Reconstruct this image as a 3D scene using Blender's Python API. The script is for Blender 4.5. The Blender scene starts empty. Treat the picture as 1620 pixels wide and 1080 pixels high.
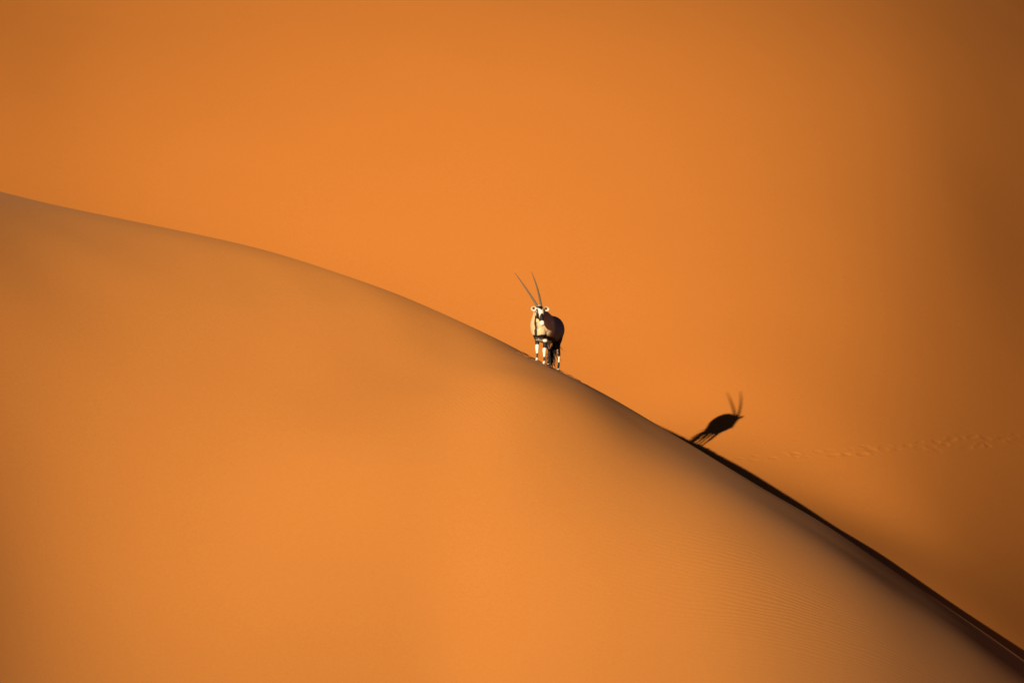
import bpy, bmesh, math, random
import numpy as np
from mathutils import Vector, Matrix, noise
random.seed(7); rng = np.random.default_rng(7)
SC = bpy.context.scene
COL = SC.collection
R = math.radians
YAW = R(17.5); OX = (.770, .50)                   # where the antelope stands and which way it faces

# ------------------------------------------------------------------ helpers
def tag(o, label=None, cat=None, kind=None, group=None):
    if label: o['label'] = label
    if cat: o['category'] = cat
    if kind: o['kind'] = kind
    if group: o['group'] = group
    return o

def link(name, me, parent=None):
    o = bpy.data.objects.new(name, me); COL.objects.link(o)
    if parent: o.parent = parent
    return o

def mesh_from(name, verts, faces, mats=(), smooth=True):
    me = bpy.data.meshes.new(name)
    me.from_pydata([tuple(v) for v in verts], [], [tuple(f) for f in faces])
    for m in mats: me.materials.append(m)
    if smooth: me.polygons.foreach_set('use_smooth', [True]*len(me.polygons))
    me.update()
    return me

def grid_mesh(name, V, mat, mask=None):
    """V: (nu, nv, 3) array -> mesh; mask (nu-1, nv-1) selects faces"""
    nu, nv = V.shape[:2]
    idx = np.arange(nu*nv).reshape(nu, nv)
    q = np.stack([idx[:-1,:-1], idx[1:,:-1], idx[1:,1:], idx[:-1,1:]], -1)
    q = q.reshape(-1,4) if mask is None else q[mask]
    used = np.unique(q); remap = np.full(nu*nv, -1); remap[used] = np.arange(len(used))
    v = V.reshape(-1,3)[used]; q = remap[q]
    me = bpy.data.meshes.new(name)
    me.vertices.add(len(v)); me.vertices.foreach_set('co', v.astype(np.float32).ravel())
    me.loops.add(q.size); me.loops.foreach_set('vertex_index', q.astype(np.int32).ravel())
    me.polygons.add(len(q)); me.polygons.foreach_set('loop_start', np.arange(0, q.size, 4, dtype=np.int32))
    me.polygons.foreach_set('use_smooth', np.ones(len(q), bool))
    me.update(calc_edges=True); me.materials.append(mat)
    return me

# ------------------------------------------------------------------ dune surfaces (B-spline height fields)
def bs(t):
    a = np.abs(t)
    f = np.where(a<1, 2/3-a*a+a**3/2, np.where(a<2, (2-a)**3/6, 0))
    d = np.where(a<1, -2*a+1.5*a*a, np.where(a<2, -(2-a)**2/2, 0))*np.sign(t)
    return f, d
CZ = np.array([5.22,4.944,4.668,4.321,3.885,3.545,3.204,2.865,2.464,1.91,1.353,0.617,-0.138,-0.944,-1.928,-2.892,-3.919,-4.819,-5.959,-7.068,-8.201,-9.396,-10.726,-12.056,-13.386]).reshape(25)
CF = np.array([-2.096,-2.061,-2.016,-1.966,-1.92,-1.873,-1.813,-1.713,-1.452,-0.826,0.349,2.16,4.559,7.392,10.467,13.633,-2.517,-2.473,-2.433,-2.389,-2.351,-2.3,-2.226,-2.133,-1.918,-1.368,-0.303,1.76,4.549,7.612,10.798,14.02,-2.997,-2.924,-2.895,-2.861,-2.835,-2.781,-2.687,-2.586,-2.37,-1.889,-0.945,1.445,4.615,7.859,11.122,14.381,-3.701,-3.611,-3.579,-3.53,-3.476,-3.395,-3.287,-3.154,-2.855,-2.398,-1.433,1.295,4.774,8.119,11.412,14.682,-4.687,-4.669,-4.62,-4.568,-4.498,-4.405,-4.266,-4.021,-3.635,-2.929,-1.581,1.327,4.954,8.324,11.615,14.882,-5.556,-5.5,-5.445,-5.378,-5.29,-5.155,-4.937,-4.612,-4.136,-3.128,-1.426,1.463,5.049,8.402,11.687,14.95,-6.04,-5.982,-5.912,-5.826,-5.706,-5.528,-5.267,-4.873,-4.21,-3.006,-1.175,1.579,5.005,8.331,11.616,14.877,-6.327,-6.245,-6.164,-6.063,-5.926,-5.714,-5.377,-4.843,-4.021,-2.797,-0.965,1.592,4.854,8.149,11.425,14.673,-6.386,-6.309,-6.213,-6.087,-5.889,-5.59,-5.174,-4.616,-3.826,-2.553,-0.883,1.501,4.67,7.918,11.153,14.356,-6.222,-6.095,-5.968,-5.797,-5.595,-5.349,-5.011,-4.46,-3.575,-2.355,-0.992,1.382,4.511,7.677,10.824,13.943,-5.9,-5.875,-5.78,-5.668,-5.498,-5.221,-4.771,-4.12,-3.278,-2.433,-1.18,1.319,4.369,7.412,10.434,13.435,-5.594,-5.463,-5.34,-5.183,-4.962,-4.684,-4.341,-3.945,-3.408,-2.724,-1.163,1.3,4.166,7.079,9.962,12.83,-4.598,-4.663,-4.604,-4.543,-4.484,-4.377,-4.22,-3.956,-3.651,-2.567,-0.872,1.235,3.844,6.641,9.393,12.127,-3.989,-3.861,-3.847,-3.824,-3.79,-3.784,-3.68,-3.458,-3.013,-1.943,-0.602,1.078,3.436,6.109,8.735,11.341,-2.975,-3.089,-3.06,-3.019,-2.945,-2.814,-2.62,-2.38,-1.963,-1.44,-0.519,0.894,3.041,5.536,8.029,10.505,-2.356,-2.259,-2.204,-2.131,-2.047,-1.952,-1.837,-1.67,-1.468,-1.148,-0.467,0.771,2.73,4.997,7.334,9.669,-1.694,-1.763,-1.706,-1.689,-1.641,-1.576,-1.476,-1.345,-1.144,-0.855,-0.329,0.734,2.516,4.549,6.709,8.885,-1.667,-1.533,-1.512,-1.461,-1.408,-1.334,-1.236,-1.086,-0.871,-0.62,-0.18,0.754,2.377,4.212,6.188,8.192,-1.431,-1.472,-1.427,-1.385,-1.328,-1.253,-1.149,-1.008,-0.808,-0.539,-0.095,0.804,2.289,3.967,5.769,7.604,-1.522,-1.423,-1.39,-1.345,-1.295,-1.228,-1.139,-1.009,-0.814,-0.547,-0.063,0.864,2.231,3.778,5.431,7.115,-1.696,-1.577,-1.54,-1.491,-1.433,-1.359,-1.25,-1.1,-0.891,-0.583,-0.051,0.912,2.181,3.618,5.15,6.709,-1.85,-1.63,-1.625,-1.532,-1.492,-1.402,-1.301,-1.159,-0.925,-0.625,-0.041,0.933,2.125,3.473,4.908,6.367,-2.021,-1.91,-1.861,-1.769,-1.684,-1.57,-1.436,-1.26,-1.004,-0.631,-0.014,0.93,2.061,3.336,4.694,6.074,-2.266,-2.203,-2.143,-2.051,-1.937,-1.79,-1.611,-1.383,-1.071,-0.625,0.021,0.919,1.994,3.205,4.496,5.812,-2.541,-2.492,-2.427,-2.331,-2.196,-2.017,-1.793,-1.509,-1.133,-0.624,0.052,0.907,1.926,3.076,4.307,5.566]).reshape(25,16)
CB = np.array([-6.981,-5.585,-4.147,-2.636,-1.024,0.713,2.592,4.618,6.775,9.02,11.273,13.43,15.393,17.117,18.629,20.014,21.362,22.741,24.186,25.712,27.314,28.985,30.709,32.473,34.265,36.073,37.89,39.709,41.526,43.338,45.143,46.943,-7.139,-5.813,-4.462,-3.057,-1.569,0.028,1.76,3.646,5.692,7.881,10.153,12.381,14.394,16.122,17.62,19.015,20.416,21.876,23.412,25.02,26.691,28.413,30.172,31.956,33.756,35.563,37.372,39.178,40.978,42.773,44.561,46.346,-7.266,-6.018,-4.755,-3.456,-2.094,-0.64,0.939,2.672,4.585,6.692,8.973,11.298,13.363,15.089,16.576,17.994,19.47,21.026,22.657,24.348,26.086,27.857,29.648,31.449,33.254,35.057,36.855,38.646,40.428,42.204,43.973,45.739,-7.353,-6.182,-5.007,-3.813,-2.576,-1.266,0.153,1.72,3.471,5.442,7.668,10.066,12.14,13.893,15.457,16.976,18.561,20.224,21.949,23.719,25.517,27.327,29.142,30.954,32.758,34.553,36.336,38.108,39.87,41.623,43.369,45.113,-7.405,-6.301,-5.204,-4.108,-2.992,-1.823,-0.561,0.84,2.426,4.239,6.327,8.698,10.839,12.759,14.503,16.125,17.774,19.521,21.325,23.156,24.995,26.832,28.658,30.47,32.266,34.045,35.808,37.557,39.293,41.02,42.74,44.456,-7.438,-6.381,-5.343,-4.328,-3.319,-2.282,-1.166,0.09,1.553,3.289,5.382,7.875,10.161,12.147,13.928,15.559,17.192,18.974,20.817,22.676,24.532,26.374,28.196,29.995,31.772,33.527,35.263,36.982,38.688,40.385,42.074,43.76,-7.488,-6.44,-5.428,-4.465,-3.541,-2.617,-1.629,-0.487,0.905,2.643,4.817,7.382,9.76,11.828,13.654,15.293,16.874,18.621,20.444,22.288,24.127,25.949,27.747,29.52,31.266,32.988,34.69,36.374,38.045,39.706,41.361,43.013,-7.604,-6.515,-5.477,-4.523,-3.651,-2.817,-1.933,-0.868,0.5,2.266,4.513,7.081,9.505,11.68,13.578,15.236,16.772,18.436,20.187,21.975,23.767,25.545,27.301,29.032,30.736,32.417,34.077,35.72,37.351,38.974,40.591,42.206,-7.856,-6.66,-5.532,-4.526,-3.657,-2.883,-2.087,-1.032,0.376,2.21,4.478,6.921,9.31,11.554,13.537,15.241,16.753,18.331,19.994,21.702,23.424,25.14,26.838,28.513,30.166,31.797,33.409,35.007,36.594,38.174,39.751,41.326,-8.325,-6.955,-5.658,-4.524,-3.603,-2.843,-2.131,-0.929,0.617,2.531,4.673,6.893,9.17,11.409,13.448,15.201,16.701,18.213,19.795,21.42,23.061,24.701,26.33,27.942,29.535,31.11,32.67,34.218,35.759,37.296,38.831,40.366,-9.091,-7.507,-5.965,-4.611,-3.63,-2.773,-2.11,-0.429,1.306,3.155,5.037,6.998,9.078,11.21,13.239,15.033,16.554,18.014,19.528,21.073,22.632,24.192,25.746,27.289,28.819,30.335,31.841,33.339,34.832,36.325,37.82,39.317,-10.207,-8.438,-6.622,-4.908,-4.096,-3.091,-1.694,0.4,2.03,3.714,5.402,7.143,8.987,10.929,12.87,14.672,16.242,17.677,19.132,20.605,22.085,23.568,25.048,26.523,27.99,29.449,30.902,32.35,33.798,35.251,36.709,38.172,-11.65,-9.832,-7.875,-5.609,-4.83,-4.259,-2.078,-0.006,1.912,3.744,5.444,7.091,8.763,10.511,12.309,14.073,15.693,17.142,18.548,19.959,21.369,22.782,24.195,25.608,27.018,28.426,29.83,31.233,32.641,34.06,35.49,36.927,-13.315,-11.573,-9.761,-7.662,-6.146,-4.979,-3.473,-1.483,0.718,2.814,4.723,6.465,8.126,9.784,11.479,13.183,14.815,16.306,17.704,19.076,20.427,21.787,23.149,24.511,25.875,27.24,28.604,29.971,31.349,32.745,34.159,35.584,-15.104,-13.445,-11.764,-10.052,-8.626,-7.274,-5.854,-4.059,-1.892,0.465,2.725,4.779,6.667,8.468,10.224,11.956,13.631,15.163,16.561,17.912,19.208,20.543,21.874,23.2,24.533,25.868,27.203,28.547,29.913,31.307,32.722,34.149,-16.991,-15.421,-13.867,-12.371,-11.019,-9.709,-8.392,-6.869,-4.965,-2.695,-0.34,1.874,3.92,5.88,7.815,9.754,11.651,13.424,14.989,16.411,17.704,19.016,20.346,21.643,22.98,24.287,25.604,26.955,28.341,29.756,31.19,32.634,-18.96,-17.471,-16.006,-14.594,-13.252,-11.936,-10.578,-9.041,-7.2,-5.072,-2.841,-0.696,1.298,3.186,5.055,6.987,8.987,10.967,12.803,14.446,15.892,17.24,18.534,19.839,21.219,22.475,23.811,25.218,26.657,28.114,29.581,31.052,-20.993,-19.565,-18.156,-16.78,-15.435,-14.085,-12.663,-11.077,-9.258,-7.224,-5.09,-2.991,-0.993,0.919,2.81,4.742,6.725,8.701,10.582,12.308,13.852,15.256,16.58,17.91,19.238,20.501,21.923,23.408,24.908,26.412,27.916,29.419,-23.069,-21.681,-20.305,-18.945,-17.586,-16.194,-14.715,-13.091,-11.288,-9.323,-7.264,-5.204,-3.202,-1.261,0.659,2.6,4.566,6.521,8.399,10.152,11.753,13.218,14.595,15.944,17.279,18.628,20.078,21.594,23.134,24.678,26.217,27.751,-25.165,-23.804,-22.45,-21.096,-19.72,-18.289,-16.766,-15.116,-13.327,-11.414,-9.418,-7.396,-5.397,-3.432,-1.485,0.466,2.422,4.357,6.23,7.999,9.643,11.165,12.595,13.979,15.355,16.767,18.246,19.785,21.355,22.932,24.503,26.064]).reshape(20,32)
def crest_y(x):
    x = np.asarray(x, float)
    return crest_base(x)+crest_bulge(x)
def crest_base(x): return .65-.10*(x-.8)-.12*1.5*np.logaddexp(0,(x-1.2)/1.5)+.2
def crest_bulge(x): return .95*np.exp(-((x-1.05)/1.1)**2)
def from_crest(x, y):
    """distance down the lit face; the small bulge of the crest fades out within a few metres"""
    q = crest_base(x)-y; e = crest_bulge(x); s = np.maximum(q,0)+0*e
    for _ in range(12):
        ex = np.exp(-np.maximum(s,0)/2.); s = s-(s-e*ex-q)/(1+e*ex/2.)
    return s
def crest_z(x):
    x = np.asarray(x, float); xc = np.clip(x, -15.5, 15.5)
    f, d = bs((xc[...,None]-(-19.))/1.6-np.arange(25))
    sl = (d@CZ)/1.6
    o = x-xc
    return f@CZ + sl*np.where(o<0, -12*(1-np.exp(o/12)), o)
def face_drop(x, s):
    x = np.clip(np.asarray(x, float), -14.5, 14.); far = np.maximum(s-25.,0)*.5; s = np.clip(s, 0, 25)
    w = np.arcsinh(s/.8)
    fx, _ = bs((x[...,None]-(-19.2))/1.6-np.arange(25))
    fw, _ = bs((w[...,None]+.35)/.35-np.arange(16))
    f0, _ = bs((np.zeros_like(w)[...,None]+.35)/.35-np.arange(16))
    return np.einsum('...i,ij,...j->...', fx, CF, fw-f0)+far
def ridge_z(x, y):
    s = from_crest(x, y)
    front = crest_z(x)-face_drop(x, np.maximum(s,0))
    b = np.maximum(-s,0)
    lee = crest_z(x)-.62*(b-.25*(1-np.exp(-b/.25)))
    return np.where(s>=0, front, lee)
def slope_z(x, y):
    x = np.asarray(x,float); y = np.asarray(y,float)
    xc = np.clip(x,-21,25); ycl = np.clip(y,-7,105)
    fx, dx = bs((xc[...,None]+27.)/3.-np.arange(20))
    fy, dy = bs((ycl[...,None]+12.)/4.-np.arange(32))
    z = np.einsum('...i,ij,...j->...', fx, CB, fy)
    zx = np.einsum('...i,ij,...j->...', dx, CB, fy)/3.
    zy = np.einsum('...i,ij,...j->...', fx, CB, dy)/4.
    ox, oy = x-xc, y-ycl
    return z+zx*np.where(ox<0,-10*(1-np.exp(ox/10)),ox)+np.clip(zy,0,.6)*np.where(oy>0,8*(1-np.exp(-oy/8)),oy)-np.where(oy>0,.02*oy**2,0)

def pits(V, spots):
    """press prints into a height sheet: each spot = (x, y, rx, ry, angle, depth, rim)"""
    for (x, y, rx, ry, a, dep, rim) in spots:
        dx, dy = V[...,0]-x, V[...,1]-y
        near = (np.abs(dx)<4*max(rx,ry))&(np.abs(dy)<4*max(rx,ry))
        c, s = math.cos(a), math.sin(a)
        r = np.sqrt(((dx*c+dy*s)/rx)**2+((-dx*s+dy*c)/ry)**2)
        V[...,2] += np.where(near, -dep*np.exp(-r**4)+rim*np.exp(-((r-1.45)/.38)**2), 0)

# ------------------------------------------------------------------ materials
def nodes(name):
    m = bpy.data.materials.new(name); m.use_nodes = True
    nt = m.node_tree; b = nt.nodes['Principled BSDF']
    return m, nt, b
def N(nt, t, **kw):
    n = nt.nodes.new(t)
    for k, v in kw.items(): setattr(n, k, v)
    return n
def M(nt, op, a, b=None, c=None):
    n = nt.nodes.new('ShaderNodeMath'); n.operation = op
    for i, v in enumerate((a, b, c)):
        if v is None: continue
        if isinstance(v, (int, float)): n.inputs[i].default_value = v
        else: nt.links.new(v, n.inputs[i])
    return n.outputs[0]

def sand_material(name, ripples, SAND):
    m, nt, b = nodes(name); L = nt.links.new
    b.inputs['Roughness'].default_value = 1.0
    b.inputs['Specular IOR Level'].default_value = 0.05
    if ripples:      # fine dry sand scatters a pale sheen at grazing angles
        b.inputs['Sheen Weight'].default_value = .025; b.inputs['Sheen Roughness'].default_value = .45; b.inputs['Sheen Tint'].default_value = (1., .74, .60, 1)
    tc = N(nt, 'ShaderNodeNewGeometry'); pos = tc.outputs['Position']
    sep = N(nt, 'ShaderNodeSeparateXYZ'); L(pos, sep.inputs[0]); X, Y, Z = sep.outputs
    def noise_(scale, detail=2, rough=.5, vec=None):
        n = N(nt, 'ShaderNodeTexNoise'); n.inputs['Scale'].default_value = scale
        n.inputs['Detail'].default_value = detail; n.inputs['Roughness'].default_value = rough
        L(vec or pos, n.inputs['Vector']); return n.outputs['Fac']
    # colour: grain, faint drifts of darker and paler sand
    grain = noise_(38., 2, .7); drift = noise_(.22, 4, .55); speck = noise_(9., 2)
    v = M(nt, 'ADD', M(nt, 'MULTIPLY', M(nt,'SUBTRACT',grain,.5), .42), M(nt, 'MULTIPLY', M(nt,'SUBTRACT',drift,.5), .05))
    v = M(nt, 'ADD', v, M(nt, 'MULTIPLY', M(nt,'SUBTRACT',speck,.5), .07))
    v = M(nt, 'ADD', v, 1.0)
    mix = N(nt, 'ShaderNodeMix', data_type='RGBA', blend_type='MULTIPLY'); mix.inputs[0].default_value = 1
    mix.inputs[6].default_value = (*SAND, 1)
    comb = N(nt, 'ShaderNodeCombineXYZ'); [L(v, comb.inputs[i]) for i in range(3)]
    L(comb.outputs[0], mix.inputs[7]); L(mix.outputs[2], b.inputs['Base Color'])
    # relief in metres: swells of a few metres, grain
    h = M(nt, 'MULTIPLY', noise_(.35, 3, .45), .004)
    h = M(nt, 'ADD', h, M(nt, 'MULTIPLY', noise_(14., 3, .6), .0008))
    if ripples:
        warp = noise_(.30, 2, .5); warp2 = noise_(1.3, 2, .5)
        x4 = M(nt, 'SUBTRACT', X, 4.)
        ph = M(nt, 'ADD', M(nt, 'MULTIPLY', X, .66), Y)
        ph = M(nt, 'SUBTRACT', ph, M(nt, 'MULTIPLY', M(nt, 'MULTIPLY', x4, x4), .125))
        ph = M(nt, 'ADD', ph, M(nt, 'MULTIPLY', warp, 1.2)); ph = M(nt, 'ADD', ph, M(nt, 'MULTIPLY', warp2, .34))
        def blob(cx, cy, sx, sy):
            gx = M(nt,'DIVIDE',M(nt,'SUBTRACT',X,cx),sx); gy = M(nt,'DIVIDE',M(nt,'SUBTRACT',Y,cy),sy)
            return M(nt,'EXPONENT',M(nt,'MULTIPLY',M(nt,'ADD',M(nt,'MULTIPLY',gx,gx),M(nt,'MULTIPLY',gy,gy)),-1))
        patch = noise_(.5, 2, .5)
        amp = M(nt,'ADD',M(nt,'MULTIPLY',blob(7.5,-15.6,2.7,4.6),.0028),M(nt,'MULTIPLY',blob(-.8,-4.2,1.6,2.0),.0005))
        amp = M(nt,'ADD',amp,M(nt,'MULTIPLY',blob(4.5,-12.,5.,6.),.0003))
        amp = M(nt,'MULTIPLY',amp,M(nt,'MULTIPLY_ADD',patch,1.6,.2))
        wav = M(nt,'SINE',M(nt,'MULTIPLY',ph,2*math.pi/.27))
        h = M(nt,'ADD',h,M(nt,'MULTIPLY',wav,amp))
    bp = N(nt, 'ShaderNodeBump'); bp.inputs['Strength'].default_value = 1.0; bp.inputs['Distance'].default_value = 1.0
    L(h, bp.inputs['Height']); L(bp.outputs[0], b.inputs['Normal'])
    return m
sand_near = sand_material('rippled_sand', True, (.56, .217, .046))
sand_far = sand_material('smooth_sand', False, (.56, .200, .038))

# ------------------------------------------------------------------ camera
PITCH, DIST, FPX = R(4), 130., 7800.
fwd = np.array([0, math.cos(PITCH), math.sin(PITCH)])
cam = bpy.data.cameras.new('camera'); camo = link('camera', cam)
camo.location = -DIST*fwd; camo.rotation_euler = (R(90)+PITCH, 0, 0)
cam.sensor_width = 36; cam.lens = 36*FPX/1620; cam.clip_start = .5; cam.clip_end = 8000
cam.dof.use_dof = True; cam.dof.focus_distance = DIST+.7; cam.dof.aperture_fstop = .8
SC.camera = camo

# ------------------------------------------------------------------ light
AZ, EL = 24., 8.7
sun_to = Vector((-math.sin(R(AZ))*math.cos(R(EL)), -math.cos(R(AZ))*math.cos(R(EL)), math.sin(R(EL))))
sl = bpy.data.lights.new('sun', 'SUN'); so = link('sun', sl)
sl.energy = 5.0; sl.angle = R(.42); sl.color = (1., .80, .56)
so.rotation_euler = (-sun_to).to_track_quat('-Z', 'Y').to_euler(); so.location = sun_to*60
w = bpy.data.worlds.new('World'); SC.world = w; w.use_nodes = True
nt = w.node_tree; sky = nt.nodes.new('ShaderNodeTexSky'); sky.sky_type = 'NISHITA'; sky.sun_disc = False; sky.air_density = .09; sky.dust_density = 0.; sky.ozone_density = 1.; sky.altitude = 800
sky.sun_elevation = R(EL); sky.sun_rotation = math.atan2(sun_to.x, sun_to.y)
bg = nt.nodes['Background']; bg.inputs['Strength'].default_value = .05
nt.links.new(sky.outputs[0], bg.inputs[0])
SC.view_settings.view_transform = 'Standard'; SC.view_settings.look = 'None'
SC.view_settings.exposure = .625; SC.view_settings.gamma = 1

# ------------------------------------------------------------------ ground
def spaced(*seg):
    out = [np.linspace(a, b, n, endpoint=False) for a, b, n in seg]
    return np.concatenate(out+[[seg[-1][1]]])

fx = spaced((-700,-90,16),(-90,-30,20),(-30,40,30),(40,100,20),(100,700,16))
fy = spaced((-700,-90,16),(-90,-20,24),(-20,160,60),(160,900,18))
XX, YY = np.meshgrid(fx, fy, indexing='ij')
ZZ = -10.9+.5*np.sin(XX/37+1)*np.sin(YY/51)+.3*np.sin(XX/17+YY/23)
ZZ += np.clip((np.hypot(XX,YY)-180)/500,0,1)**1.5*18*(.6+.4*np.sin(XX/95)*np.cos(YY/120))
ZZ -= 3*np.exp(-((np.hypot(XX,YY+130))/25)**2)*0
tag(link('desert_floor', grid_mesh('desert_floor', np.stack([XX,YY,ZZ],-1), sand_far)),
    'flat orange desert sand around the foot of the dunes', 'desert', 'structure')

# near dune: a ridge; rows run from the foot of the lit face over the crest and down the lee side
gx = spaced((-60,-18,50),(-18,-.6,120),(-.6,2.6,110),(2.6,16,110),(16,26,24))
sfront = np.sinh(np.linspace(3.6,0,130)+0)*.8*.98
sfront = np.concatenate([np.linspace(44,sfront[0],24,endpoint=False), sfront])
slee = -np.concatenate([np.linspace(.02,1.,26), np.linspace(1.2,14,24)])
sg = np.concatenate([sfront, slee])
XX, SS = np.meshgrid(gx, sg, indexing='ij')
YY = crest_base(XX)+crest_bulge(XX)*np.exp(-np.maximum(SS,0)/2.)-SS
V = np.stack([XX,YY,ridge_z(XX,YY)],-1)
# hoof scuffs along the crest beside the animal
sc = []
for k in range(16):
    x = random.uniform(.25,2.0); s = random.uniform(.05,1.3)
    sc.append((x, float(crest_y(x))-s, random.uniform(.05,.09), random.uniform(.07,.14), random.uniform(0,3), random.uniform(.006,.016), random.uniform(.004,.010)))
sc += [(1.42,float(crest_y(1.42))-.12,.10,.12,  .3,.012,.03),(1.62,float(crest_y(1.62))-.15,.09,.13,.9,.012,.026),(.42,float(crest_y(.42))-.35,.08,.16,.2,.015,.012)]
hoof_at = []
for X_, Y_ in ((.445,-.112),(.485,.099),(-.645,-.124),(-.735,.122)):
    hx = OX[0]+(X_-.40)*-math.sin(YAW)+Y_*math.cos(YAW); hy = OX[1]+(X_-.40)*-math.cos(YAW)-Y_*math.sin(YAW)
    sc.append((hx, hy, .050, .050, 0., .010, .022))
    for k in range(3):
        sc.append((hx+random.gauss(0,.10), hy+random.gauss(0,.12), random.uniform(.03,.05), random.uniform(.03,.06), random.uniform(0,3), random.uniform(.004,.012), random.uniform(.008,.018)))
pits(V, sc)
ridge = link('foreground_dune', grid_mesh('foreground_dune', V, sand_near))
tag(ridge, 'smooth orange dune with a sharp descending crest the antelope stands on', 'dune', 'structure')

# far dune, with the trail of prints cut out of the same sheet as an object of its own
gx = spaced((-48,-22,26),(-22,5.5,110),(5.5,16.5,330),(16.5,24,36),(24,48,24))
gy = spaced((-6,7.5,50),(7.5,17.5,220),(17.5,24.5,150),(24.5,60,90),(60,104,60),(104,135,24))
XX, YY = np.meshgrid(gx, gy, indexing='ij')
V = np.stack([XX,YY,slope_z(XX,YY)],-1)
def hit(u, v):
    d = fwd+(u-810)/FPX*np.array([1,0,0])-(v-540)/FPX*np.array([0,-math.sin(PITCH),math.cos(PITCH)])
    lo, hi = DIST-2, DIST+90
    ts = np.linspace(lo, hi, 400); p = camo_loc+ts[:,None]*d
    k = np.argmax(p[:,2]<slope_z(p[:,0],p[:,1])); lo, hi = ts[max(k-1,0)], ts[k]
    for _ in range(30):
        m = (lo+hi)/2; p = camo_loc+m*d
        if p[2]<slope_z(p[0:1],p[1:2])[0]: hi = m
        else: lo = m
    return p
camo_loc = -DIST*fwd
tr = [hit(u, v) for u, v in ((1165,727),(1230,720),(1300,717),(1380,712),(1450,706),(1530,700),(1620,694),(1700,690))]
tr = np.array(tr)
def along(x): return np.array([x, np.interp(x, tr[:,0], tr[:,1])])
x0_, x1_ = tr[0,0]+.1, tr[-1,0]
spots = []; x = x0_; side = 1
while x < x1_:
    f = min(1, .35+.65*(x-x0_)/((x1_-x0_)*.6))
    p = along(x); q = (along(x+.25)-along(x-.25))/.5; ql = np.hypot(*q); nrm = np.array([-q[1],q[0]])/ql
    e = .1; zz = [slope_z(np.array([p[0]+dx]), np.array([p[1]+dy]))[0] for dx,dy in ((0,0),(nrm[0]*e,nrm[1]*e))]
    g = max(.25, abs((zz[1]-zz[0])/e-.07*nrm[1]))          # how much a step across the trail climbs
    for k in range(random.choice((1,1,2))):
        o = p+nrm*side*random.uniform(.02,.17)*f/g+q*random.uniform(-.12,.12)
        spots.append((o[0],o[1],random.uniform(.09,.22)*(.6+.4*f)*ql,random.uniform(.035,.065)*(.6+.4*f)/g,math.atan2(q[1],q[0])+random.uniform(-.15,.15),random.uniform(.004,.015)*f,random.uniform(.001,.006)*f))
    x += random.uniform(.16,.36); side = -side
pits(V, spots)
cx, cy = (XX[:-1,:-1]+XX[1:,1:])/2, (YY[:-1,:-1]+YY[1:,1:])/2
dist = np.full(cx.shape, 9.)
for tt in np.linspace(x0_, x1_, 160):
    p = along(tt); dist = np.minimum(dist, np.hypot(cx-p[0], (cy-p[1])*.8))
mk = dist < .95
tag(link('background_dune', grid_mesh('background_dune', V, sand_far, ~mk)),
    'broad smooth orange dune face rising behind the ridge', 'dune', 'structure')
tag(link('footprint_trail', grid_mesh('footprint_trail', V, sand_far, mk)),
    'faint trail of trampled prints crossing the far dune near the lower right', 'footprints', 'stuff')

# ------------------------------------------------------------------ the antelope
O = np.array([OX[0], OX[1], 0.]); O[2] = ridge_z(O[0:1], O[1:2])[0]
ORG = O.copy()
bf = np.array([-math.sin(YAW), -math.cos(YAW), 0.]); bl = np.array([math.cos(YAW), -math.sin(YAW), 0.])
tilt = R(3.0)
bu = np.array([0,0,1.])*math.cos(tilt)-bf*math.sin(tilt); bx = bf*math.cos(tilt)+np.array([0,0,1.])*math.sin(tilt)
FX = .40                                        # body-x of the front hooves
def B(X, Y, Z): return (X-FX)*bx+Y*bl+Z*bu      # body coords -> offset from the root
def ground(p):                                  # height of the sand under an offset
    q = p+ORG
    return ridge_z(q[0:1], q[1:2])[0]-ORG[2]

def shell(rings, segs=20, cap=True):
    """rings: list of (centre, axis_a*ra, axis_b*rb [, axis_a*ra_neg]) -> closed tube"""
    vs, fs = [], []
    n = len(rings)
    for r in rings:
        c, a, b = r[0], r[1], r[2]; an = r[3] if len(r)>3 else a
        for k in range(segs):
            t = 2*math.pi*k/segs; ca, sb = math.cos(t), math.sin(t)
            vs.append(c+(a if ca>=0 else an)*ca+b*sb)
    for i in range(n-1):
        for k in range(segs):
            fs.append((i*segs+k, i*segs+(k+1)%segs, (i+1)*segs+(k+1)%segs, (i+1)*segs+k))
    if cap:
        vs.append(rings[0][0]); vs.append(rings[-1][0]); a, b = len(vs)-2, len(vs)-1
        for k in range(segs):
            fs.append((a, (k+1)%segs, k)); fs.append((b, (n-1)*segs+k, (n-1)*segs+(k+1)%segs))
    return vs, fs
def smooth_rows(rows, n):
    rows = np.array(rows, float); t = np.arange(len(rows)); tt = np.linspace(0, len(rows)-1, n)
    out = []
    for q in tt:                                # Catmull-Rom
        i = min(int(q), len(rows)-2); f = q-i
        p0, p1, p2, p3 = rows[max(i-1,0)], rows[i], rows[i+1], rows[min(i+2,len(rows)-1)]
        out.append(.5*((2*p1)+(-p0+p2)*f+(2*p0-5*p1+4*p2-p3)*f*f+(-p0+3*p1-3*p2+p3)*f**3))
    return np.array(out)

pieces = []
# torso: X, back z, belly z, half width, height of widest point
T = [(-.98,1.20,.98,.06),(-.94,1.29,.85,.15),(-.84,1.355,.74,.255),(-.66,1.385,.665,.295),(-.38,1.37,.615,.30),(-.08,1.365,.58,.31),
     (.18,1.40,.57,.32),(.36,1.43,.58,.315),(.50,1.42,.61,.285),(.60,1.35,.67,.21),(.69,1.21,.74,.15),(.735,1.06,.83,.08)]
rings = []
for X, zt, zb, hw in smooth_rows(T, 34):
    zc_ = zb+(zt-zb)*.47
    rings.append((B(X,0,zc_), bu*(zt-zc_), bl*hw, bu*(zc_-zb)))
pieces.append(shell(rings, 28))

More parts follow.
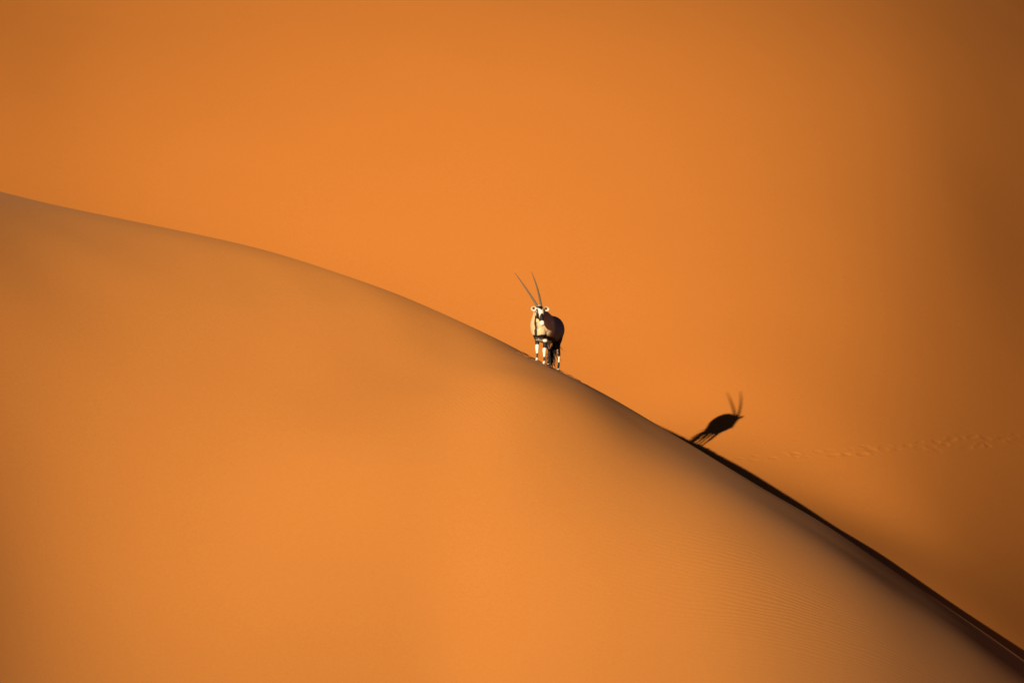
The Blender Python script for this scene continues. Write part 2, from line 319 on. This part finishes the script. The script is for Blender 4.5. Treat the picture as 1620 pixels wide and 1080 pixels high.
# head frame
HY = R(22); HP = R(68)
fh = math.cos(HP)*np.array([math.sin(HY),-math.cos(HY),0])-math.sin(HP)*np.array([0,0,1.])      # poll -> muzzle
nh = math.sin(HP)*np.array([math.sin(HY),-math.cos(HY),0])+math.cos(HP)*np.array([0,0,1.])      # out of the face
lh = np.array([math.cos(HY),math.sin(HY),0.])                                                   # its left
roll = R(3); lh, nh = lh*math.cos(roll)+nh*0, nh
POLL = np.array([-.015, -.50, 1.46])
def Hd(t, n, l): return POLL+fh*t+nh*n+lh*l
Hr = [(-.085,-.11,.04,.04),(-.06,-.105,.08,.075),(-.01,-.10,.10,.098),(.07,-.102,.115,.107),(.15,-.10,.115,.101),(.23,-.092,.103,.084),
      (.32,-.08,.083,.067),(.40,-.07,.068,.058),(.465,-.064,.060,.059),(.505,-.064,.050,.050),(.525,-.066,.026,.024)]
rings = [(Hd(t,n,0), nh*hn, lh*hw) for t,n,hn,hw in smooth_rows(Hr, 30)]
pieces.append(shell(rings, 24))
# brow ridges, cheeks and nose pad
def ball(c, r, ax=None, seg=14):
    ax = ax or (np.array([1.,0,0]),np.array([0,1.,0]),np.array([0,0,1.]))
    rg = []
    for k in range(seg+1):
        t = -1+2*(k+.02)/(seg+.04); q = math.sqrt(max(1-t*t,1e-4))
        rg.append((c+ax[2]*r[2]*t, ax[0]*r[0]*q, ax[1]*r[1]*q))
    return shell(rg, seg)
HA = (nh, lh, fh)
for s in (-1,1):
    pieces.append(ball(Hd(.13,-.06,.082*s), (.04,.027,.057), HA))
    pieces.append(ball(Hd(.19,-.155,.052*s), (.055,.04,.10), HA))
pieces.append(ball(Hd(.49,-.04,0), (.03,.042,.032), HA))
# neck: centre, half depth (fore-aft), half width
nk = [(B(.42,0,.98),.32,.30),(B(.52,0,1.09),.29,.27),(B(.60,.0,1.20),.245,.205),(B(.66,.0,1.29),.20,.155)]
p3 = Hd(.04,-.17,0)
nk += [((nk[3][0]*.45+p3*.55),.145,.115),(p3,.115,.092),(Hd(-.01,-.11,0),.085,.078)]
P_ = smooth_rows([list(c)+[a,b] for c,a,b in nk], 22)
NECK = P_.copy()
rings = []
for i in range(len(P_)):
    d = P_[min(i+1,len(P_)-1),:3]-P_[max(i-1,0),:3]; d /= np.linalg.norm(d)
    f_ = i/(len(P_)-1); side_ = bl*(1-f_)+lh*f_; side_ = side_-d*np.dot(d,side_); side_ /= np.linalg.norm(side_)
    rings.append((P_[i,:3], np.cross(side_,d)*P_[i,3], side_*P_[i,4]))
pieces.append(shell(rings, 24))
# ears: cupped leaves with thickness
EAR = []
def ear(s):
    base = Hd(.02,-.105,(.14 if s>0 else .11)*s)
    up_ = lh*s*.95+np.array([0,0,1.])*.16-nh*.05; up_ /= np.linalg.norm(up_)
    face = lh*s*.12+np.array([-.1,-.95,-.02]); face -= up_*np.dot(up_,face); face /= np.linalg.norm(face)
    wd = np.cross(up_, face)
    nu, nv = 16, 11; vs = []; fs = []
    prof = lambda u: .060*math.sin(math.pi*min(1,(u*.93+.07))**.82)**.75+.012*(1-u)
    for side_ in (0, 1):
        for i in range(nu):
            u = i/(nu-1)
            for j in range(nv):
                v = -1+2*j/(nv-1)
                c = base+up_*(.150*u)+wd*prof(u)*v+face*(.042*abs(v)**2*(1-.3*u)-.012)
                vs.append(c+face*(.010 if side_==0 else -.010))
    idx = lambda k,i,j: k*nu*nv+i*nv+j
    for i in range(nu-1):
        for j in range(nv-1):
            fs.append((idx(0,i,j),idx(0,i+1,j),idx(0,i+1,j+1),idx(0,i,j+1)))
            fs.append((idx(1,i,j),idx(1,i,j+1),idx(1,i+1,j+1),idx(1,i+1,j)))
    for i in range(nu-1):
        for j in (0, nv-1):
            a = (idx(0,i,j),idx(0,i+1,j),idx(1,i+1,j),idx(1,i,j)); fs.append(a if j else a[::-1])
    for j in range(nv-1):
        for i in (0, nu-1):
            a = (idx(0,i,j),idx(0,i,j+1),idx(1,i,j+1),idx(1,i,j)); fs.append(a if not i else a[::-1])
    EAR.append((base, up_, wd, face, s))
    return vs, fs
pieces.append(ear(-1)); pieces.append(ear(1))

# legs
LEGS = []                                       # (points, radii) for painting, hoof frames
def leg(chain, foot):
    """chain rows: (X, Y, Z, r fore-aft, r lateral), Z from the flat; the foot is let down to the sand"""
    fp = B(*foot); dz = ground(fp)-fp[2]
    rows = []
    for X,Y,Z,ra,rb in smooth_rows(chain, 34):
        k = max(0, min(1, 1-Z/.75))
        c = B(X,Y,Z); c = c+np.array([0,0,dz*k])
        rows.append((c, ra, rb))
    rg = []
    for i,(c,ra,rb) in enumerate(rows):
        d = rows[min(i+1,len(rows)-1)][0]-rows[max(i-1,0)][0]; d /= np.linalg.norm(d)
        a = bx-d*np.dot(d,bx); a /= np.linalg.norm(a); b = np.cross(d,a)
        rg.append((c, a*ra, b*rb))
    LEGS.append((np.array([r[0] for r in rows]), fp+np.array([0,0,dz]), foot))
    return shell(rg, 18)
FRONT = lambda y,dx: [(.42,y*1.35,1.08,.14,.08),(.44,y*1.40,.90,.15,.095),(.43,y*1.25,.76,.115,.08),(.39+dx*.2,y*1.05,.64,.08,.064),(.385+dx*.4,y,.55,.06,.056),
        (.40+dx*.6,y*.97,.45,.05,.049),(.41+dx*.8,y*.95,.385,.049,.050),(.41+dx*.9,y*.95,.335,.045,.046),(.40+dx,y*.95,.28,.036,.037),(.40+dx,y*.95,.18,.028,.027),
        (.40+dx,y*.95,.12,.030,.030),(.415+dx,y*.95,.085,.028,.027),(.435+dx,y*.95,.045,.030,.030),(.445+dx,y*.95,.012,.028,.030)]
REAR = lambda y,dx: [(c0-.10,*cr) for c0,*cr in [(-.62,y*.8,1.10,.20,.11),(-.60,y*1.0,.94,.22,.12),(-.56,y*1.1,.78,.185,.095),(-.53,y*1.1,.68,.135,.078),(-.555+dx*.3,y*1.05,.59,.095,.058),
        (-.62+dx*.5,y,.51,.066,.043),(-.675+dx*.7,y*.97,.445,.052,.037),(-.69+dx*.8,y*.95,.40,.045,.036),(-.68+dx*.9,y*.95,.33,.033,.028),(-.665+dx,y*.95,.22,.028,.025),
        (-.655+dx,y*.95,.135,.032,.030),(-.635+dx,y*.95,.09,.029,.027),(-.615+dx,y*.95,.048,.030,.030),(-.605+dx,y*.95,.012,.028,.030)]]
for ch in (FRONT(-.118,.0), FRONT(.104,.04), REAR(-.13,.06), REAR(.128,-.03)):
    pieces.append(leg(ch, ch[-1][:2]+(0,)))
# sheath under the belly and dewlap fullness at the chest
pieces.append(ball(B(-.22,0,.565), (.09,.045,.05), (bx,bl,bu)))
pieces.append(ball(B(.60,0,.82), (.15,.19,.20), (bx,bl,bu)))

vs, fs = [], []
for v, f in pieces:
    o = len(vs); vs += list(v); fs += [tuple(i+o for i in q) for q in f]
me = mesh_from('body_rough', vs, fs)
bm = bmesh.new(); bm.from_mesh(me); bmesh.ops.recalc_face_normals(bm, faces=bm.faces); bm.to_mesh(me); bm.free()
tmp = link('body_rough', me)
r = tmp.modifiers.new('r','REMESH'); r.mode = 'VOXEL'; r.voxel_size = .0085
s = tmp.modifiers.new('s','SMOOTH'); s.factor = .5; s.iterations = 4
dg = bpy.context.evaluated_depsgraph_get()
body_me = bpy.data.meshes.new_from_object(tmp.evaluated_get(dg)); body_me.name = 'body'
bpy.data.objects.remove(tmp); bpy.data.meshes.remove(me)

# coat markings and painted flank shade, one colour per vertex
n = len(body_me.vertices); co = np.empty(n*3); body_me.vertices.foreach_get('co', co); co = co.reshape(-1,3)
no = np.empty(n*3); body_me.vertices.foreach_get('normal', no); no = no.reshape(-1,3)
TAN = np.array([.60,.43,.235]); GREY_SHADE = np.array([.13,.115,.105]); BLK = np.array([.012,.0095,.008]); WHT = np.array([.80,.74,.62]); BRN = np.array([.10,.062,.035])
bX = co@bx+FX; bY = co@bl; bZ = co@bu
jit = np.array([noise.noise(Vector(p*16.)) for p in co])*.018
jit2 = np.array([noise.noise(Vector(p*45.)) for p in co])
def sm(a, b, x): t = np.clip((x-a)/(b-a),0,1); return t*t*(3-2*t)
C = np.tile(TAN,(n,1)); k = sm(.0,.30,.40-bX)[:,None]; C = C*(1-k)+GREY_SHADE*k  # grey coat behind the shoulder, darkened below its own tone as painted shade
def paint(mask, col):
    global C
    m = np.clip(mask,0,1)[:,None]; C = C*(1-m)+col*m
t_, n_, l_ = (co-POLL)@fh, (co-POLL)@nh, (co-POLL)@lh
head = (t_>-.10)&(t_<.56)&(n_>-.235)&(np.abs(l_)<.12)&((n_>-.185)|(t_>.10))
isleg = np.zeros(n,bool); legi = np.full(n,-1); ld = np.full(n,9.)
for i,(pts,fp,foot) in enumerate(LEGS):
    d = np.full(n,9.)
    for p in pts[7:] if i<2 else pts[9:]: d = np.minimum(d, np.linalg.norm(co-p,axis=1))
    m = d<ld; ld = np.where(m,d,ld); legi = np.where(m,i,legi)
zg = np.zeros(n)
for i,(pts,fp,foot) in enumerate(LEGS): zg = np.where(legi==i, co[:,2]-fp[2], zg)
torso = ~head&(ld>.03)
# belly white, flank stripe black, dorsal stripe, rump patch and thighs
j = jit
under = (bX<.60)&(bX>-.82)
stripe_z = .672-.03*sm(.2,-.5,bX)
paint((under&(bZ<stripe_z-.015+j))*1., WHT)
paint((under&(np.abs(bZ-stripe_z-j)<.042))*1., BLK)
paint(((bX>.50)&(np.abs(bZ-(.667+.02*np.abs(bY)/.1)-j)<.034)&(bZ<.80))*1., BLK)
paint(((bX>.50)&(bZ<.637+j))*1., WHT)
paint(((np.abs(bY)<.028+.03*sm(-.3,-.8,bX)+j)&(bZ>1.15)&(bX<.3))*1., BLK)
paint(((bX<-.46+j*2)&(bX>-1.1)&(bZ<.84+.30*(bX+.46)*-.6+j)&(bZ>.50))*1., BLK)
paint(((bX<-.82)&(bZ>.78)&(np.abs(bY)<.07+j))*1., BLK)
# throat stripe, from the jaw down the front of the neck to the chest
thr = (~head)&(bX>.45)&(bZ>.66)
frontness = no@bx
paint((thr&(np.abs(bY+.055-.0*bZ-j)<.027+.012*sm(1.2,.8,bZ))&(bZ<1.22)&(frontness>.1))*1., BLK)
paint((thr&(np.abs(bY+.004-j*.6)<.012)&(bZ<1.05)&(bZ>.86)&(frontness>.1))*.55, BRN)
# legs
fl, rl = legi<2, legi>=2
near = ld<.075
def band(sel, a, b, col): paint((sel&near&(zg+j>a)&(zg+j<=b))*1., col)
band(fl,.60,.655,WHT); band(fl,.44,.615,BLK); band(fl,.0,.44,WHT); band(fl,.10,.215,BRN*.55)
band(fl,.28,.36,WHT*.92)
band(rl,.05,.70,BLK); band(legi==3,-.05,.055,WHT)
paint((near&(legi==3)&(zg>.23+j)&(zg<.37+j)&(no@bl>-.35))*1., WHT); paint((near&(legi==2)&(zg>.50)&(zg<.57)&(no@bx>.2)&(np.abs(no@bl)<.6))*.8, WHT) 
inner = near&rl&(zg>.46)&(zg<.60)&(((legi==3)&(no@bl<-.35))|((legi==2)&(no@bl>.35)))
paint(inner*1., WHT*.7)
# head: white, black crown, nose patch, eye stripe, jaw
fcol = head
paint(fcol*1., WHT)
al = np.abs(l_)
crown = fcol&(t_<.105-al*1.05+j*.5)&(t_>-.04)&(n_>-.11)
paint(crown*1., BLK)
nose = fcol&(t_>.19+al*.5+j*.4)&(t_<.405)&(al<.042+.018*sm(.18,.30,t_)+j*.4)&(n_>-.085)
paint(nose*1., BLK)
eyes = fcol&(np.abs(al-(.088-.07*(t_-.14)+j*.3))<.0155)&(t_>.03)&(t_<.36)&(n_>-.14)
paint(eyes*1., BLK)
jaw = fcol&(n_<-.125+.10*(t_-.23))&(t_>.15)&(t_<.37)
paint(jaw*1., BLK)
paint((fcol&(t_<.02)&(n_<-.115))*1., TAN)
paint((fcol&(t_>.490)&(n_>-.055)&(al>.014)&(al<.032))*1., BRN)
paint((fcol&(t_>.50)&(n_<-.07)&(n_>-.084))*1., BLK)
# ears: pale rim, dark inside
for base, up_, wd, face, es in EAR:
    e = co-base; u = e@up_/.150; v = e@wd; fz = no@face
    ie = (u>.12)&(u<1.15)&(np.abs(v)<.10)&(np.abs(e@face)<.07)&~crown
    paint(ie*1., np.array([.62,.50,.33])); paint((ie&(fz>.0))*.6, WHT)
    paint((ie&(((u-.36)/.27)**2+((-es*v-.010)/.034)**2<1)&(fz>.15))*1., BLK*2)
    paint((ie&(u>.90)&(np.abs(v)<.05))*.75, BLK)
ed = np.empty(len(body_me.edges)*2, np.int32); body_me.edges.foreach_get('vertices', ed); ed = ed.reshape(-1,2)
for _ in range(3):                              # fur mixes at the borders of the markings
    acc = C.copy(); cnt = np.ones(n)
    np.add.at(acc, ed[:,0], C[ed[:,1]]); np.add.at(acc, ed[:,1], C[ed[:,0]])
    np.add.at(cnt, ed[:,0], 1); np.add.at(cnt, ed[:,1], 1); C = acc/cnt[:,None]
C *= (1+.22*jit2)[:,None]
for a_ in list(body_me.color_attributes): body_me.color_attributes.remove(a_)
ca = body_me.color_attributes.new('coat','FLOAT_COLOR','POINT')
ca.data.foreach_set('color', np.concatenate([np.clip(C,0,1),np.ones((n,1))],1).astype(np.float32).ravel())

def fur_material():
    m, nt, b = nodes('coat'); L = nt.links.new
    a = N(nt,'ShaderNodeAttribute'); a.attribute_name = 'coat'
    tx = N(nt,'ShaderNodeTexNoise'); tx.inputs['Scale'].default_value = 120; tx.inputs['Detail'].default_value = 3
    tcn = N(nt,'ShaderNodeTexCoord'); L(tcn.outputs['Object'], tx.inputs['Vector'])
    mx = N(nt,'ShaderNodeMix',data_type='RGBA',blend_type='MULTIPLY'); mx.inputs[0].default_value = 1
    mr = N(nt,'ShaderNodeMapRange'); mr.inputs[1].default_value=.3; mr.inputs[2].default_value=.7; mr.inputs[3].default_value=.82; mr.inputs[4].default_value=1.12
    L(tx.outputs['Fac'], mr.inputs[0]); cb = N(nt,'ShaderNodeCombineXYZ'); [L(mr.outputs[0],cb.inputs[i]) for i in range(3)]
    L(a.outputs['Color'], mx.inputs[6]); L(cb.outputs[0], mx.inputs[7]); L(mx.outputs[2], b.inputs['Base Color'])
    b.inputs['Roughness'].default_value = .62; b.inputs['Specular IOR Level'].default_value = .25
    bp = N(nt,'ShaderNodeBump'); bp.inputs['Strength'].default_value=.5; bp.inputs['Distance'].default_value=.004
    L(tx.outputs['Fac'], bp.inputs['Height']); L(bp.outputs[0], b.inputs['Normal'])
    return m
def plain(name, col, rough=.5, spec=.4, nscale=60, namp=.25):
    m, nt, b = nodes(name); L = nt.links.new
    tx = N(nt,'ShaderNodeTexNoise'); tx.inputs['Scale'].default_value = nscale
    tcn = N(nt,'ShaderNodeTexCoord'); L(tcn.outputs['Object'], tx.inputs['Vector'])
    cr = N(nt,'ShaderNodeValToRGB'); cr.color_ramp.elements[0].color = (*[c*(1-namp) for c in col],1); cr.color_ramp.elements[1].color = (*[min(1,c*(1+namp)) for c in col],1)
    L(tx.outputs['Fac'], cr.inputs[0]); L(cr.outputs[0], b.inputs['Base Color'])
    b.inputs['Roughness'].default_value = rough; b.inputs['Specular IOR Level'].default_value = spec
    return m
body_me.materials.clear(); body_me.materials.append(fur_material())
body_me.polygons.foreach_set('use_smooth',[True]*len(body_me.polygons))
oryx = link('oryx', body_me); oryx.location = ORG
tag(oryx, 'oryx antelope with long straight horns and black and white face standing on the dune crest', 'antelope', 'thing')

# horns: long, ringed at the base, gently bowed back
horn_m = plain('horn', (.115,.09,.06), .5, .4, 40, .3)
for s, tip, bow in ((-1, np.array([-.70,.20,2.42]), .03), (1, np.array([-.255,.42,2.46]), .03)):
    p0 = Hd(-.012,-.06,.046*s); tip = tip-np.array([0,0,0])
    p1 = tip; dvec = p1-p0; out = nh-dvec*np.dot(nh,dvec)/np.dot(dvec,dvec); out /= np.linalg.norm(out)
    sd = np.cross(dvec/np.linalg.norm(dvec), out)
    rg = []
    for i in range(110):
        q = i/109; c = p0+dvec*q+out*bow*math.sin(math.pi*q)+lh*s*.035*math.sin(math.pi*q)*(0.6 if s>0 else .15)
        rr = .030*(1-q)**.66+.0038
        if q < .55: rr *= 1+.09*math.sin(q*2*math.pi*34)*(1-q/.55)
        if i == 0: rr *= 1.15
        rg.append((c, out*rr, sd*rr*.92))
    rg.append((p0+dvec*1.006, out*.0008, sd*.0008))
    v, f = shell(rg, 12)
    tag(link('horn', mesh_from('horn', v, f, [horn_m]), oryx))
eye_m = plain('eye', (.012,.008,.006), .08, .6)
for s in (-1,1):
    v, f = ball(Hd(.135,-.055,.098*s), (.019,.015,.022), HA)
    link('eye', mesh_from('eye', v, f, [eye_m]), oryx)
dark_hoof_m = plain('dark_hoof', (.03,.024,.018), .5, .4)
hoof_m = plain('hoof', (.42,.35,.25), .5, .4)
for hi_, (pts, fp, foot) in enumerate(LEGS):
    vs, fs = [], []
    for s in (-1, 1):
        rg = []
        for h, a, b, o in ((-.05,.058,.026,.012),(-.012,.056,.0255,.012),(.014,.045,.023,.008),(.036,.034,.02,0.)):
            rg.append((fp+bx*(o+.004)+bl*s*.017+np.array([0,0,h]), bx*a, bl*b, bx*a*.6))
        v, f = shell(rg, 14); o = len(vs); vs += v; fs += [tuple(i+o for i in q) for q in f]
    link('hoof', mesh_from('hoof', vs, fs, [dark_hoof_m if hi_ == 2 else hoof_m]), oryx)
# tail: a dark dock and a bush of long hair hanging beside the hind legs
tail_m = plain('tail_hair', (.012,.009,.007), .5, .35)
tp = [B(-.95,0,1.25), B(-1.02,-.01,1.12), B(-1.03,-.03,.92), B(-.97,-.06,.76), B(-.95,-.09,.62), B(-.94,-.11,.46)]
P_ = smooth_rows(tp, 18)
rg = []
for i in range(len(P_)):
    d = P_[min(i+1,17)]-P_[max(i-1,0)]; d /= np.linalg.norm(d); a = np.cross(d, bl); a /= np.linalg.norm(a); b = np.cross(d,a)
    rr = .034-.018*i/17; rg.append((P_[i], a*rr, b*rr))
vs, fs = shell(rg, 10)
vs = list(vs); fs = list(fs)
for k in range(260):
    st = P_[random.randint(7,17)]; ln = random.uniform(.28,.55)
    dr = np.array([random.gauss(-.09,.11), random.gauss(0,.12), -1.]); dr /= np.linalg.norm(dr); cur = np.array([random.gauss(-.03,.08), random.gauss(0,.05), 0])
    rg = []
    for i in range(7):
        q = i/6; c = st+dr*ln*q+cur*q*q*1.3
        g_ = ground(c)+.012
        if c[2] < g_: c = c.copy(); c[2] = g_
        rr = .008*(1-q)**.6+.0014
        rg.append((c, np.array([rr,0,0]), np.array([0,rr,0])))
    v, f = shell(rg, 5); o = len(vs); vs += v; fs += [tuple(i+o for i in q) for q in f]
link('tail', mesh_from('tail', vs, fs, [tail_m]), oryx)
